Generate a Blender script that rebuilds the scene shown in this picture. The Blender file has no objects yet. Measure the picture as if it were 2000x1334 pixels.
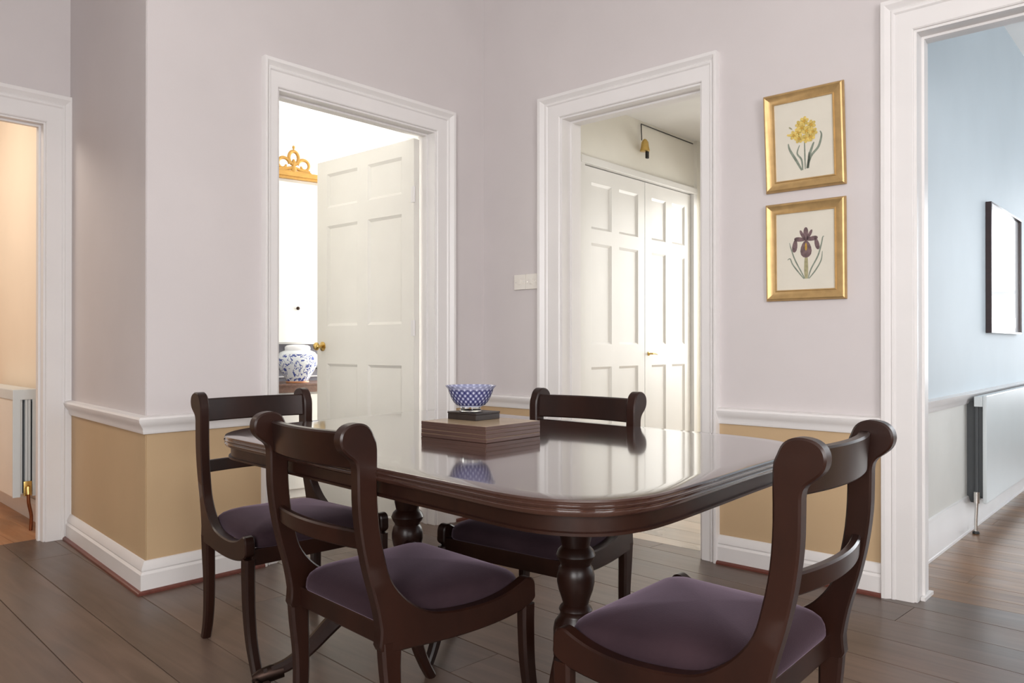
import bpy, bmesh, math, random
from mathutils import Vector, Matrix
random.seed(7)
sc = bpy.context.scene
COL = sc.collection
PI = math.pi
R = math.radians

# ------------------------------------------------------------------ camera, world, light
cam_d = bpy.data.cameras.new('camera')
cam = bpy.data.objects.new('camera', cam_d)
COL.objects.link(cam)
cam.location = (3.262, -3.351, 1.02)
cam.rotation_euler = (R(90.19), 0, R(42.08))
cam_d.sensor_width = 36.0
cam_d.lens = 1517.0 / 2000 * 36
cam_d.clip_start = 0.05
sc.camera = cam

sc.view_settings.view_transform = 'Standard'
sc.view_settings.look = 'None'
sc.view_settings.gamma = 1.0
sc.view_settings.use_curve_mapping = False
sc.view_settings.exposure = 0.0

world = bpy.data.worlds.new('daylight')
sc.world = world
world.use_nodes = True
bgn = world.node_tree.nodes['Background']
bgn.inputs['Color'].default_value = (0.86, 0.93, 1.0, 1)
bgn.inputs['Strength'].default_value = 1.6

def area(name, loc, aim, sx, sy, watts, color, spread=180):
    d = bpy.data.lights.new(name, 'AREA')
    d.shape = 'RECTANGLE'; d.size = sx; d.size_y = sy
    d.energy = watts; d.color = color; d.spread = R(spread)
    o = bpy.data.objects.new(name, d)
    COL.objects.link(o)
    o.location = loc
    o.rotation_euler = Vector(aim).to_track_quat('-Z', 'Y').to_euler()
    return o

# daylight through each room's windows (all of them off to the sides of the view)
area('window_light_dining', (3.9, -5.55, 1.8), (-0.25, 1, -0.05), 1.7, 1.7, 172, (1.0, 0.985, 0.975))
area('window_light_dining_side', (5.45, -3.3, 1.8), (-1, 0.12, -0.05), 1.7, 1.7, 108, (1.0, 0.985, 0.98))
area('window_light_drawing_room', (-1.25, 1.75, 1.6), (-0.25, -1, -0.12), 1.3, 1.7, 180, (1.0, 0.985, 0.95))
area('window_light_lobby', (1.2, 3.5, 1.6), (-0.15, -1, -0.1), 1.3, 1.7, 90, (1.0, 0.985, 0.95))
area('window_light_hallway', (3.25, 6.3, 1.6), (-0.1, -1, -0.08), 1.5, 2.0, 92, (0.93, 0.965, 1.0))
area('window_light_hallway_side', (4.6, 1.75, 1.35), (-1, 0.0, -0.08), 1.4, 1.6, 21, (0.93, 0.965, 1.0))
area('lamp_light_side_room', (-2.3, -3.1, 2.6), (0.0, 0.4, -1), 0.8, 0.8, 27, (1.0, 0.90, 0.79))

# ------------------------------------------------------------------ materials
def mat(name):
    m = bpy.data.materials.new(name)
    m.use_nodes = True
    nt = m.node_tree
    return m, nt, nt.nodes['Principled BSDF']

def N(nt, kind, **kw):
    n = nt.nodes.new(kind)
    for k, v in kw.items():
        if k in ('operation', 'blend_type', 'data_type', 'wave_type', 'bands_direction', 'feature', 'distance'):
            setattr(n, k, v)
        else:
            n.inputs[k].default_value = v
    return n

def coords(nt, scale=(1, 1, 1), rot=(0, 0, 0), kind='Object'):
    tc = nt.nodes.new('ShaderNodeTexCoord')
    mp = nt.nodes.new('ShaderNodeMapping')
    mp.inputs['Scale'].default_value = scale
    mp.inputs['Rotation'].default_value = rot
    nt.links.new(tc.outputs[kind], mp.inputs['Vector'])
    return mp.outputs['Vector']

def mix(nt, fac, a, b):
    n = nt.nodes.new('ShaderNodeMix')
    n.data_type = 'RGBA'
    for sock, v in ((n.inputs[0], fac), (n.inputs[6], a), (n.inputs[7], b)):
        if hasattr(v, 'links') or hasattr(v, 'is_linked'):
            nt.links.new(v, sock)
        else:
            sock.default_value = v if not isinstance(v, tuple) else (*v, 1)[:4]
    return n.outputs[2]

def ramp(nt, fac, stops):
    n = nt.nodes.new('ShaderNodeValToRGB')
    while len(n.color_ramp.elements) < len(stops):
        n.color_ramp.elements.new(0.5)
    for e, (p, c) in zip(n.color_ramp.elements, stops):
        e.position = p; e.color = (*c, 1)
    nt.links.new(fac, n.inputs['Fac'])
    return n.outputs['Color']

def math_(nt, op, a, b=None, c=None):
    n = nt.nodes.new('ShaderNodeMath'); n.operation = op
    for i, v in enumerate((a, b, c)):
        if v is None: continue
        if hasattr(v, 'is_linked'): nt.links.new(v, n.inputs[i])
        else: n.inputs[i].default_value = v
    return n.outputs[0]

def bump(nt, b, height, strength=0.1, dist=0.002):
    n = nt.nodes.new('ShaderNodeBump')
    n.inputs['Strength'].default_value = strength
    n.inputs['Distance'].default_value = dist
    nt.links.new(height, n.inputs['Height'])
    nt.links.new(n.outputs['Normal'], b.inputs['Normal'])

def paint(name, color, rough=0.6, var=0.03, scale=3.0, bmp=0.05):
    m, nt, b = mat(name)
    v = coords(nt)
    n = N(nt, 'ShaderNodeTexNoise', Scale=scale, Detail=4.0)
    nt.links.new(v, n.inputs['Vector'])
    lo = tuple(c * (1 - var) for c in color); hi = tuple(min(1, c * (1 + var)) for c in color)
    nt.links.new(ramp(nt, n.outputs['Fac'], [(0.3, lo), (0.7, hi)]), b.inputs['Base Color'])
    b.inputs['Roughness'].default_value = rough
    n2 = N(nt, 'ShaderNodeTexNoise', Scale=90.0, Detail=3.0)
    nt.links.new(v, n2.inputs['Vector'])
    bump(nt, b, n2.outputs['Fac'], bmp, 0.002)
    return m

def two_tone(name, upper, lower, zsplit):
    m, nt, b = mat(name)
    g = nt.nodes.new('ShaderNodeNewGeometry')
    s = nt.nodes.new('ShaderNodeSeparateXYZ')
    nt.links.new(g.outputs['Position'], s.inputs[0])
    f = math_(nt, 'GREATER_THAN', s.outputs['Z'], zsplit)
    n = N(nt, 'ShaderNodeTexNoise', Scale=2.2, Detail=5.0)
    nt.links.new(g.outputs['Position'], n.inputs['Vector'])
    lo = ramp(nt, n.outputs['Fac'], [(0.3, tuple(c * .95 for c in lower)), (0.7, tuple(c * 1.04 for c in lower))])
    up = ramp(nt, n.outputs['Fac'], [(0.3, tuple(c * .97 for c in upper)), (0.7, tuple(c * 1.02 for c in upper))])
    nt.links.new(mix(nt, f, lo, up), b.inputs['Base Color'])
    b.inputs['Roughness'].default_value = 0.62
    n2 = N(nt, 'ShaderNodeTexNoise', Scale=120.0, Detail=3.0)
    nt.links.new(g.outputs['Position'], n2.inputs['Vector'])
    bump(nt, b, n2.outputs['Fac'], 0.05, 0.002)
    return m

def wood(name, dark, light, rough=0.3, scale=(3, 40, 40), coat=0.0, grain=0.5, bmp=0.05, spec=0.5):
    m, nt, b = mat(name)
    v = coords(nt, scale)
    n = N(nt, 'ShaderNodeTexNoise', Scale=1.0, Detail=6.0, Roughness=0.6, Distortion=0.6)
    nt.links.new(v, n.inputs['Vector'])
    nt.links.new(ramp(nt, n.outputs['Fac'], [(0.5 - grain / 2, dark), (0.5 + grain / 2, light)]), b.inputs['Base Color'])
    b.inputs['Roughness'].default_value = rough
    b.inputs['Coat Weight'].default_value = coat
    b.inputs['Coat Roughness'].default_value = 0.06
    b.inputs['Specular IOR Level'].default_value = spec
    bump(nt, b, n.outputs['Fac'], bmp, 0.001)
    return m

def plank_mat(name, dark, light, rough, edge):
    """boards: grain along X with a tint of its own for each board object"""
    m, nt, b = mat(name)
    g = nt.nodes.new('ShaderNodeNewGeometry')
    oi = nt.nodes.new('ShaderNodeObjectInfo')
    off = nt.nodes.new('ShaderNodeVectorMath'); off.operation = 'MULTIPLY_ADD'
    comb = nt.nodes.new('ShaderNodeCombineXYZ')
    nt.links.new(oi.outputs['Random'], comb.inputs['X']); nt.links.new(oi.outputs['Random'], comb.inputs['Y'])
    nt.links.new(comb.outputs[0], off.inputs[0]); off.inputs[1].default_value = (37, 11, 5)
    nt.links.new(g.outputs['Position'], off.inputs[2])
    mp = nt.nodes.new('ShaderNodeMapping'); mp.inputs['Scale'].default_value = (1.6, 22, 1)
    nt.links.new(off.outputs[0], mp.inputs['Vector'])
    n = N(nt, 'ShaderNodeTexNoise', Scale=1.0, Detail=6.0, Roughness=0.6, Distortion=0.8)
    nt.links.new(mp.outputs[0], n.inputs['Vector'])
    c = ramp(nt, n.outputs['Fac'], [(0.3, dark), (0.72, light)])
    n3 = N(nt, 'ShaderNodeTexNoise', Scale=2.6, Detail=3.0)
    nt.links.new(off.outputs[0], n3.inputs['Vector'])
    blot = ramp(nt, n3.outputs['Fac'], [(0.35, (0.82, 0.82, 0.82)), (0.65, (1.12, 1.07, 1.04))])
    mm = nt.nodes.new('ShaderNodeMix'); mm.data_type = 'RGBA'; mm.blend_type = 'MULTIPLY'
    mm.inputs[0].default_value = 1.0
    nt.links.new(c, mm.inputs[6]); nt.links.new(blot, mm.inputs[7])
    mm2 = nt.nodes.new('ShaderNodeMix'); mm2.data_type = 'RGBA'; mm2.blend_type = 'MULTIPLY'
    mm2.inputs[0].default_value = 1.0
    tint = ramp(nt, oi.outputs['Random'], [(0.0, (0.86, 0.86, 0.86)), (1.0, (1.12, 1.1, 1.08))])
    nt.links.new(mm.outputs[2], mm2.inputs[6]); nt.links.new(tint, mm2.inputs[7])
    nt.links.new(mm2.outputs[2], b.inputs['Base Color'])
    r = ramp(nt, n3.outputs['Fac'], [(0.3, (rough * .85,) * 3), (0.7, (rough * 1.2,) * 3)])
    nt.links.new(r, b.inputs['Roughness'])
    bump(nt, b, n.outputs['Fac'], 0.12, 0.0015)
    return m

def metal(name, color, rough=0.3, metallic=1.0):
    m, nt, b = mat(name)
    v = coords(nt)
    n = N(nt, 'ShaderNodeTexNoise', Scale=25.0, Detail=4.0)
    nt.links.new(v, n.inputs['Vector'])
    nt.links.new(ramp(nt, n.outputs['Fac'], [(0.3, tuple(c * .82 for c in color)), (0.7, color)]), b.inputs['Base Color'])
    b.inputs['Metallic'].default_value = metallic
    b.inputs['Roughness'].default_value = rough
    return m

UP = (0.625, 0.58, 0.578); TAN = (0.545, 0.385, 0.225)
M = {}
M['wall'] = two_tone('pinkish grey over tan wall paint', UP, TAN, 0.665)
M['trim'] = paint('white gloss trim paint', (0.78, 0.755, 0.745), 0.35, 0.02, 4)
M['white_wall'] = paint('white emulsion', (0.84, 0.83, 0.80), 0.6)
M['cream_wall'] = paint('cream emulsion', (0.80, 0.77, 0.70), 0.6)
M['warm_wall'] = two_tone('warm cream emulsion', (0.86, 0.74, 0.60), (0.84, 0.77, 0.70), 0.62)
M['blue_wall'] = two_tone('pale blue over white wall paint', (0.60, 0.66, 0.70), (0.76, 0.75, 0.71), 0.73)
M['ceiling'] = paint('ceiling white', (0.80, 0.79, 0.77), 0.7)
M['door'] = paint('cream white door paint', (0.80, 0.775, 0.72), 0.4, 0.02, 4)
M['closet'] = paint('white closet paint', (0.74, 0.725, 0.70), 0.4, 0.02, 4)
M['bead'] = wood('red stained floor bead', (0.10, 0.026, 0.018), (0.17, 0.05, 0.035), 0.4)
M['board'] = plank_mat('dark brown floorboards', (0.100, 0.066, 0.050), (0.155, 0.108, 0.084), 0.33, None)
M['board_gap'] = paint('dark board joint', (0.012, 0.008, 0.006), 0.9)
M['lobby_board_lit'] = plank_mat('brown floorboards in lit tone', (0.42, 0.35, 0.28), (0.52, 0.44, 0.36), 0.3, None)  # same boards as the dining room, paler colour stands in for daylight
M['hall_board'] = plank_mat('warm brown hallway boards', (0.10, 0.045, 0.018), (0.30, 0.165, 0.078), 0.33, None)
M['orange_board'] = plank_mat('orange pine boards', (0.36, 0.17, 0.08), (0.52, 0.28, 0.15), 0.4, None)
M['carpet'] = paint('pale carpet', (0.72, 0.68, 0.62), 0.95, 0.04, 40, 0.4)
M['mahogany'] = wood('dark mahogany', (0.009, 0.0034, 0.0024), (0.026, 0.0085, 0.005), 0.33, (6, 6, 2.5), 0.0, 0.5, 0.05, 0.36)
M['mahogany_top'] = wood('polished dark mahogany', (0.028, 0.011, 0.008), (0.05, 0.021, 0.014), 0.14, (2, 26, 26), 1.0, 0.5, 0.02, 0.6)
M['brass'] = metal('aged brass', (0.72, 0.50, 0.17), 0.28)
M['dull_brass'] = metal('dull castor metal', (0.05, 0.032, 0.026), 0.45)
M['gold'] = metal('gilt frame', (0.62, 0.41, 0.18), 0.42, 0.6)
M['gilt'] = metal('bright gilt plaster', (0.60, 0.34, 0.09), 0.45, 0.4)
M['chrome'] = metal('chrome', (0.75, 0.73, 0.70), 0.2)
M['copper'] = metal('copper pipe', (0.30, 0.11, 0.05), 0.4)
M['rad'] = paint('radiator enamel', (0.62, 0.66, 0.67), 0.35, 0.02, 4)
M['rad_shade'] = paint('painted radiator shade', (0.07, 0.075, 0.08), 0.7)  # shadow in the gap behind the panel, painted as a dark colour
M['plastic'] = paint('white switch plastic', (0.80, 0.76, 0.70), 0.3, 0.01)
M['paper'] = paint('cream print paper', (0.68, 0.64, 0.55), 0.8, 0.03, 6)
M['yellow'] = paint('printed yellow', (0.62, 0.46, 0.13), 0.8, 0.25, 60)
M['orange'] = paint('printed ochre', (0.50, 0.30, 0.05), 0.8, 0.2, 60)
M['green'] = paint('printed grey green', (0.22, 0.25, 0.20), 0.8, 0.2, 60)
M['green_pale'] = paint('printed pale olive', (0.36, 0.33, 0.19), 0.8, 0.2, 60)
M['purple'] = paint('printed purple brown', (0.155, 0.10, 0.105), 0.8, 0.35, 70)
M['dark_frame'] = wood('very dark red frame', (0.02, 0.006, 0.006), (0.035, 0.012, 0.012), 0.3)
M['slate'] = paint('grey blue cabinet recess', (0.20, 0.20, 0.235), 0.6)
M['black'] = paint('near black', (0.012, 0.011, 0.011), 0.5)
M['mat_edge'] = wood('brown placemat edge', (0.045, 0.022, 0.017), (0.115, 0.062, 0.048), 0.4, (2, 2, 200), 0.1)
M['mat_top'] = paint('tan lacquered placemat face', (0.42, 0.31, 0.19), 0.22, 0.08, 8)
M['coaster'] = paint('dark brown leather', (0.022, 0.015, 0.013), 0.4, 0.2, 40)
M['porcelain'] = paint('white porcelain', (0.82, 0.82, 0.84), 0.12, 0.01)
M['terracotta'] = paint('orange brown foot', (0.50, 0.22, 0.10), 0.5)

def velvet():
    m, nt, b = mat('aubergine velvet')
    v = coords(nt)
    n = N(nt, 'ShaderNodeTexNoise', Scale=7.0, Detail=5.0)
    nt.links.new(v, n.inputs['Vector'])
    nt.links.new(ramp(nt, n.outputs['Fac'], [(0.3, (0.019, 0.0088, 0.0125)), (0.7, (0.031, 0.0155, 0.020))]), b.inputs['Base Color'])
    b.inputs['Roughness'].default_value = 0.85
    b.inputs['Specular IOR Level'].default_value = 0.2
    b.inputs['Sheen Weight'].default_value = 0.28
    b.inputs['Sheen Roughness'].default_value = 0.4
    b.inputs['Sheen Tint'].default_value = (0.75, 0.55, 0.72, 1)
    n2 = N(nt, 'ShaderNodeTexNoise', Scale=300.0, Detail=2.0)
    nt.links.new(v, n2.inputs['Vector'])
    bump(nt, b, n2.outputs['Fac'], 0.25, 0.001)
    return m
M['velvet'] = velvet()

def bowl_mat():
    """overlapping blue circles on white: lens shaped petals in a lattice round the bowl"""
    m, nt, b = mat('blue petal lattice on white china')
    tc = nt.nodes.new('ShaderNodeTexCoord'); s = nt.nodes.new('ShaderNodeSeparateXYZ')
    nt.links.new(tc.outputs['Object'], s.inputs[0])
    ang = math_(nt, 'ARCTAN2', s.outputs['Y'], s.outputs['X'])
    u = math_(nt, 'MULTIPLY', ang, 24 / (2 * PI))
    v = math_(nt, 'MULTIPLY', s.outputs['Z'], 1 / 0.0175)
    def cell(du, dv):
        fu = math_(nt, 'SUBTRACT', math_(nt, 'FRACT', math_(nt, 'ADD', u, du + 50)), 0.5)
        fv = math_(nt, 'SUBTRACT', math_(nt, 'FRACT', math_(nt, 'ADD', v, dv + 50)), 0.5)
        d = math_(nt, 'SQRT', math_(nt, 'ADD', math_(nt, 'MULTIPLY', fu, fu), math_(nt, 'MULTIPLY', fv, fv)))
        return math_(nt, 'LESS_THAN', d, 0.62), math_(nt, 'LESS_THAN', d, 0.10)
    # petals where the discs of neighbouring cells overlap
    def disc(du, dv, r):
        pu = math_(nt, 'PINGPONG', math_(nt, 'ADD', u, du + 40), 0.5)
        pv = math_(nt, 'PINGPONG', math_(nt, 'ADD', v, dv + 40), 0.5)
        return math_(nt, 'LESS_THAN', math_(nt, 'ADD', math_(nt, 'MULTIPLY', pu, pu), math_(nt, 'MULTIPLY', pv, pv)), r * r)
    a = disc(0, 0, 0.56); c = disc(0.5, 0.5, 0.56)
    pet = math_(nt, 'ABSOLUTE', math_(nt, 'SUBTRACT', a, c))
    pet = math_(nt, 'SUBTRACT', 1.0, pet)
    dot = math_(nt, 'MAXIMUM', disc(0.5, 0, 0.16), disc(0, 0.5, 0.16))
    pat = math_(nt, 'MAXIMUM', math_(nt, 'MULTIPLY', pet, 0.85), dot)
    band = math_(nt, 'GREATER_THAN', s.outputs['Z'], 0.052)
    pat2 = math_(nt, 'MULTIPLY', pat, math_(nt, 'SUBTRACT', 1.0, math_(nt, 'MULTIPLY', band, 0.45)))
    foot = math_(nt, 'GREATER_THAN', s.outputs['Z'], 0.005)
    pat3 = math_(nt, 'MULTIPLY', pat2, foot)
    nt.links.new(mix(nt, pat3, (0.46, 0.48, 0.64), (0.020, 0.022, 0.115)), b.inputs['Base Color'])
    b.inputs['Roughness'].default_value = 0.12
    return m
M['bowl'] = bowl_mat()

def jar_mat():
    m, nt, b = mat('blue floral scrolls on white china')
    v = coords(nt)
    n = N(nt, 'ShaderNodeTexNoise', Scale=17.0, Detail=2.0, Distortion=1.6)
    nt.links.new(v, n.inputs['Vector'])
    line = math_(nt, 'ABSOLUTE', math_(nt, 'SUBTRACT', n.outputs['Fac'], 0.5))
    l1 = math_(nt, 'LESS_THAN', line, 0.032)
    n2 = N(nt, 'ShaderNodeTexVoronoi', Scale=15.0)
    nt.links.new(v, n2.inputs['Vector'])
    blob = math_(nt, 'LESS_THAN', n2.outputs['Distance'], 0.20)
    pat = math_(nt, 'MAXIMUM', l1, blob)
    tc = nt.nodes.new('ShaderNodeTexCoord'); s = nt.nodes.new('ShaderNodeSeparateXYZ')
    nt.links.new(tc.outputs['Object'], s.inputs[0])
    pat = math_(nt, 'MULTIPLY', pat, math_(nt, 'LESS_THAN', s.outputs['Z'], 0.195))
    nt.links.new(mix(nt, pat, (0.74, 0.78, 0.82), (0.07, 0.10, 0.33)), b.inputs['Base Color'])
    b.inputs['Roughness'].default_value = 0.15
    return m
M['jar'] = jar_mat()

def glass_mat(name, rough=0.02):
    m, nt, b = mat(name)
    b.inputs['Base Color'].default_value = (0.95, 0.96, 0.96, 1)
    b.inputs['Roughness'].default_value = rough
    b.inputs['Transmission Weight'].default_value = 1.0
    b.inputs['IOR'].default_value = 1.47
    n = N(nt, 'ShaderNodeTexNoise', Scale=4.0)
    bump(nt, b, n.outputs['Fac'], 0.01, 0.0005)
    return m
M['acrylic'] = glass_mat('clear acrylic')

def window_pane():
    m = bpy.data.materials.new('thin window glass'); m.use_nodes = True
    nt = m.node_tree; nt.nodes.clear()
    out = nt.nodes.new('ShaderNodeOutputMaterial'); mx = nt.nodes.new('ShaderNodeMixShader')
    t = nt.nodes.new('ShaderNodeBsdfTransparent'); g = nt.nodes.new('ShaderNodeBsdfGlossy')
    g.inputs['Roughness'].default_value = 0.02; mx.inputs[0].default_value = 0.06
    nt.links.new(t.outputs[0], mx.inputs[1]); nt.links.new(g.outputs[0], mx.inputs[2]); nt.links.new(mx.outputs[0], out.inputs[0])
    return m
M['pane'] = window_pane()

def art_glass():
    """pale print behind reflecting picture glass"""
    m, nt, b = mat('glazed pale print')
    v = coords(nt)
    n = N(nt, 'ShaderNodeTexNoise', Scale=2.5, Detail=3.0)
    nt.links.new(v, n.inputs['Vector'])
    nt.links.new(ramp(nt, n.outputs['Fac'], [(0.35, (0.78, 0.76, 0.78)), (0.7, (0.88, 0.87, 0.88))]), b.inputs['Base Color'])
    b.inputs['Roughness'].default_value = 0.5
    b.inputs['Coat Weight'].default_value = 1.0
    b.inputs['Coat Roughness'].default_value = 0.01
    b.inputs['Coat IOR'].default_value = 1.7
    return m
M['art'] = art_glass()

# ------------------------------------------------------------------ mesh helpers
def box(bm, x0, y0, z0, x1, y1, z1, mi=0, bev=0.0):
    vs = [bm.verts.new(p) for p in ((x0,y0,z0),(x1,y0,z0),(x1,y1,z0),(x0,y1,z0),(x0,y0,z1),(x1,y0,z1),(x1,y1,z1),(x0,y1,z1))]
    fs = [bm.faces.new([vs[i] for i in q]) for q in ((0,3,2,1),(4,5,6,7),(0,1,5,4),(1,2,6,5),(2,3,7,6),(3,0,4,7))]
    for f in fs: f.material_index = mi
    if bev:
        es = list({e for f in fs for e in f.edges})
        bmesh.ops.bevel(bm, geom=es, offset=bev, segments=2, affect='EDGES', profile=0.6)
    return vs

def obj(name, bm, m, parent=None, smooth=None, loc=None, rot=None):
    bmesh.ops.recalc_face_normals(bm, faces=bm.faces[:])
    me = bpy.data.meshes.new(name)
    bm.to_mesh(me); bm.free()
    for x in (m if isinstance(m, (list, tuple)) else [m]):
        me.materials.append(x)
    if smooth:
        for p in me.polygons: p.use_smooth = True
        try: me.set_sharp_from_angle(angle=R(smooth))
        except Exception: pass
    o = bpy.data.objects.new(name, me)
    COL.objects.link(o)
    if parent: o.parent = parent
    if loc is not None: o.location = loc
    if rot is not None: o.rotation_euler = rot
    return o

def tag(o, label, cat, group=None):
    o['label'] = label; o['category'] = cat
    if group: o['group'] = group
    return o

def thing(name, label, cat, loc=(0, 0, 0), rz=0, group=None):
    o = bpy.data.objects.new(name, None); COL.objects.link(o)
    o.empty_display_size = 0.1
    o.location = loc; o.rotation_euler = (0, 0, rz)
    return tag(o, label, cat, group)

def struct(name, bm, m, smooth=None, **kw):
    o = obj(name, bm, m, smooth=smooth, **kw); o['kind'] = 'structure'; return o

def new(): return bmesh.new()

def loft(bm, rings, close=True, cap0=True, cap1=True, mi=0):
    vr = [[bm.verts.new(p) for p in r] for r in rings]
    n = len(vr[0])
    for a, b in zip(vr, vr[1:]):
        for i in range(n if close else n - 1):
            j = (i + 1) % n
            f = bm.faces.new((a[i], a[j], b[j], b[i])); f.material_index = mi
    if close and cap0: bm.faces.new(vr[0][::-1]).material_index = mi
    if close and cap1: bm.faces.new(vr[-1]).material_index = mi
    return vr

def lathe(bm, prof, seg=32, c=(0, 0, 0), cap0=True, cap1=True, mi=0):
    rings = [[(c[0] + r * math.cos(2*PI*i/seg), c[1] + r * math.sin(2*PI*i/seg), c[2] + z) for i in range(seg)] for r, z in prof]
    loft(bm, rings, True, cap0, cap1, mi)

def tube(bm, pts, rad, seg=10, mi=0, cap=True):
    pts = [Vector(p) for p in pts]; n = len(pts)
    rads = rad if isinstance(rad, (list, tuple)) else [rad] * n
    rings = []; up = None
    for i, p in enumerate(pts):
        t = (pts[min(i+1, n-1)] - pts[max(i-1, 0)]).normalized()
        if up is None:
            up = Vector((0, 0, 1)) if abs(t.z) < 0.9 else Vector((1, 0, 0))
        side = t.cross(up).normalized(); up = side.cross(t).normalized()
        rings.append([p + (side * math.cos(2*PI*k/seg) + up * math.sin(2*PI*k/seg)) * rads[i] for k in range(seg)])
    loft(bm, rings, True, cap, cap, mi)

def smooth_pts(P, k=6, closed=False):
    """Catmull-Rom through P"""
    n = len(P); out = []
    dim = len(P[0])
    rng = range(n) if closed else range(n - 1)
    for i in rng:
        p0 = P[(i-1) % n] if closed or i > 0 else P[0]
        p1 = P[i]; p2 = P[(i+1) % n]
        p3 = P[(i+2) % n] if closed or i + 2 < n else P[-1]
        for s in range(k):
            t = s / k
            out.append(tuple(0.5 * (2*p1[d] + (p2[d]-p0[d])*t + (2*p0[d]-5*p1[d]+4*p2[d]-p3[d])*t*t + (3*p1[d]-p0[d]-3*p2[d]+p3[d])*t**3) for d in range(dim)))
    if not closed: out.append(tuple(P[-1]))
    return out

def moulding(bm, prof, path, closed=False):
    """sweep prof [(d, z)] (d out from the wall) along a 2D path; outward is to the LEFT of travel"""
    n = len(path); rings = []
    for i in range(n):
        p = Vector(path[i])
        a = (p - Vector(path[i-1])).normalized() if i > 0 else None
        b = (Vector(path[i+1]) - p).normalized() if i < n-1 else None
        a = a or b; b = b or a
        na = Vector((-a.y, a.x)); nb = Vector((-b.y, b.x))
        m = (na + nb); m = m / (m.dot(na) or 1) if m.length > 1e-6 else na
        rings.append([(p.x + m.x * d, p.y + m.y * d, z) for d, z in prof])
    loft(bm, rings, True, True, True)

def casing(bm, axis, plane, s, a0, a1, ztop, wl, wr, wt, prof, z0=0.0):
    """architrave round an opening a0..a1 up to ztop on the wall axis=plane; s = direction the casing stands out.
    prof: [(t, d)] t 0 at the opening edge .. 1 outer, d proud"""
    def P(a, z, d):
        return (plane + s * d, a, z) if axis == 'x' else (a, plane + s * d, z)
    rings = []
    for (ax, zz, ka, kz) in ((a0, z0, -wl, 0), (a0, ztop, -wl, wt), (a1, ztop, wr, wt), (a1, z0, wr, 0)):
        rings.append([P(ax + ka * t, zz + kz * t, d) for t, d in prof])
    loft(bm, rings, True, True, True)

CAS = [(0.0, 0.0), (0.0, 0.014), (0.04, 0.018), (0.55, 0.020), (0.60, 0.026), (0.66, 0.027), (0.70, 0.022), (0.78, 0.030), (0.86, 0.038), (0.98, 0.038), (1.0, 0.034), (1.0, 0.0)]
SKIRT = [(0.0, 0.0), (0.025, 0.0), (0.025, 0.078), (0.020, 0.084), (0.017, 0.088), (0.020, 0.094), (0.018, 0.105), (0.010, 0.120), (0.006, 0.128), (0.0, 0.130)]
BEAD = [(0.024, 0.0), (0.040, 0.0), (0.039, 0.008), (0.034, 0.013), (0.024, 0.015)]
RAIL = [(0.0, 0.648), (0.010, 0.650), (0.014, 0.662), (0.014, 0.672), (0.022, 0.684), (0.034, 0.700), (0.036, 0.712), (0.030, 0.720), (0.014, 0.724), (0.0, 0.726)]

# ------------------------------------------------------------------ the shell
CH = 3.35    # ceiling of the dining room
A_B = (-1.215, -1.872)   # far end of the short return wall
# wall_left (x=0): door 1 between y -1.388 and -0.386
def wall_x(name, x0, x1, y0, y1, h, holes, m, z0=0.0):
    bm = new(); y = y0
    for (a, b, zb, zt) in sorted(holes):
        box(bm, x0, y, z0, x1, a, h)
        box(bm, x0, a, zt, x1, b, h)
        if zb > z0: box(bm, x0, a, z0, x1, b, zb)
        y = b
    box(bm, x0, y, z0, x1, y1, h)
    return struct(name, bm, m)
def wall_y(name, y0, y1, x0, x1, h, holes, m, z0=0.0):
    bm = new(); x = x0
    for (a, b, zb, zt) in sorted(holes):
        box(bm, x, y0, z0, a, y1, h)
        box(bm, a, y0, zt, b, y1, h)
        if zb > z0: box(bm, a, y0, z0, b, y1, zb)
        x = b
    box(bm, x, y0, z0, x1, y1, h)
    return struct(name, bm, m)

D1 = (-1.388, -0.386, 2.222)
D2 = (0.602, 1.460, 2.265)
D3 = (2.385, 3.45, 2.262)
D0 = (-3.00, -1.990, 2.166)
wall_x('wall_left', -0.065, 0.0, -1.984, 0.0, CH, [(D1[0], D1[1], 0, D1[2])], M['wall'])
wall_x('wall_drawing_room_side', -0.13, -0.065, -1.77, 0.0, CH, [(D1[0], D1[1], 0, D1[2])], M['white_wall'])
wall_y('wall_right', 0.0, 0.075, -0.13, 5.2, CH, [(D2[0], D2[1], 0, D2[2]), (D3[0], D3[1], 0, D3[2])], M['wall'])
wall_y('wall_lobby_side', 0.075, 0.16, -0.13, 1.9, CH, [(D2[0], D2[1], 0, D2[2])], M['cream_wall'])
wall_y('wall_hallway_side', 0.075, 0.15, 1.9, 5.2, CH, [(D3[0], D3[1], 0, D3[2])], M['blue_wall'])
# the return wall: a wedge between the dining room and the drawing room
bm = new()
loft(bm, [[(0.0, -1.99, z), (A_B[0]-0.052, A_B[1] + .005, z), (A_B[0]-0.052, A_B[1]+0.09, z), (-0.064, -1.80, z)] for z in (0, CH)])
struct('wall_return', bm, M['wall'])
wall_x('wall_alcove', -1.27, -1.19-0.03, -5.2, -1.80, CH, [(D0[0], D0[1], 0, D0[2])], M['wall'])
wall_x('wall_side_room_side', -1.32, -1.27, -5.2, -1.80, CH, [(D0[0], D0[1], 0, D0[2])], M['warm_wall'])
# behind the camera: two walls with the windows that light the room
wall_y('wall_behind', -5.3, -5.2, -1.32, 5.3, CH, [(2.9, 4.9, 0.85, 2.65)], M['wall'])
wall_x('wall_far_right', 5.2, 5.3, -5.2, 0.15, CH, [(-4.2, -2.4, 0.85, 2.65)], M['wall'])
bm = new(); box(bm, -1.32, -5.3, CH, 5.3, 0.15, CH + 0.1); struct('ceiling', bm, M['ceiling'])

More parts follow.
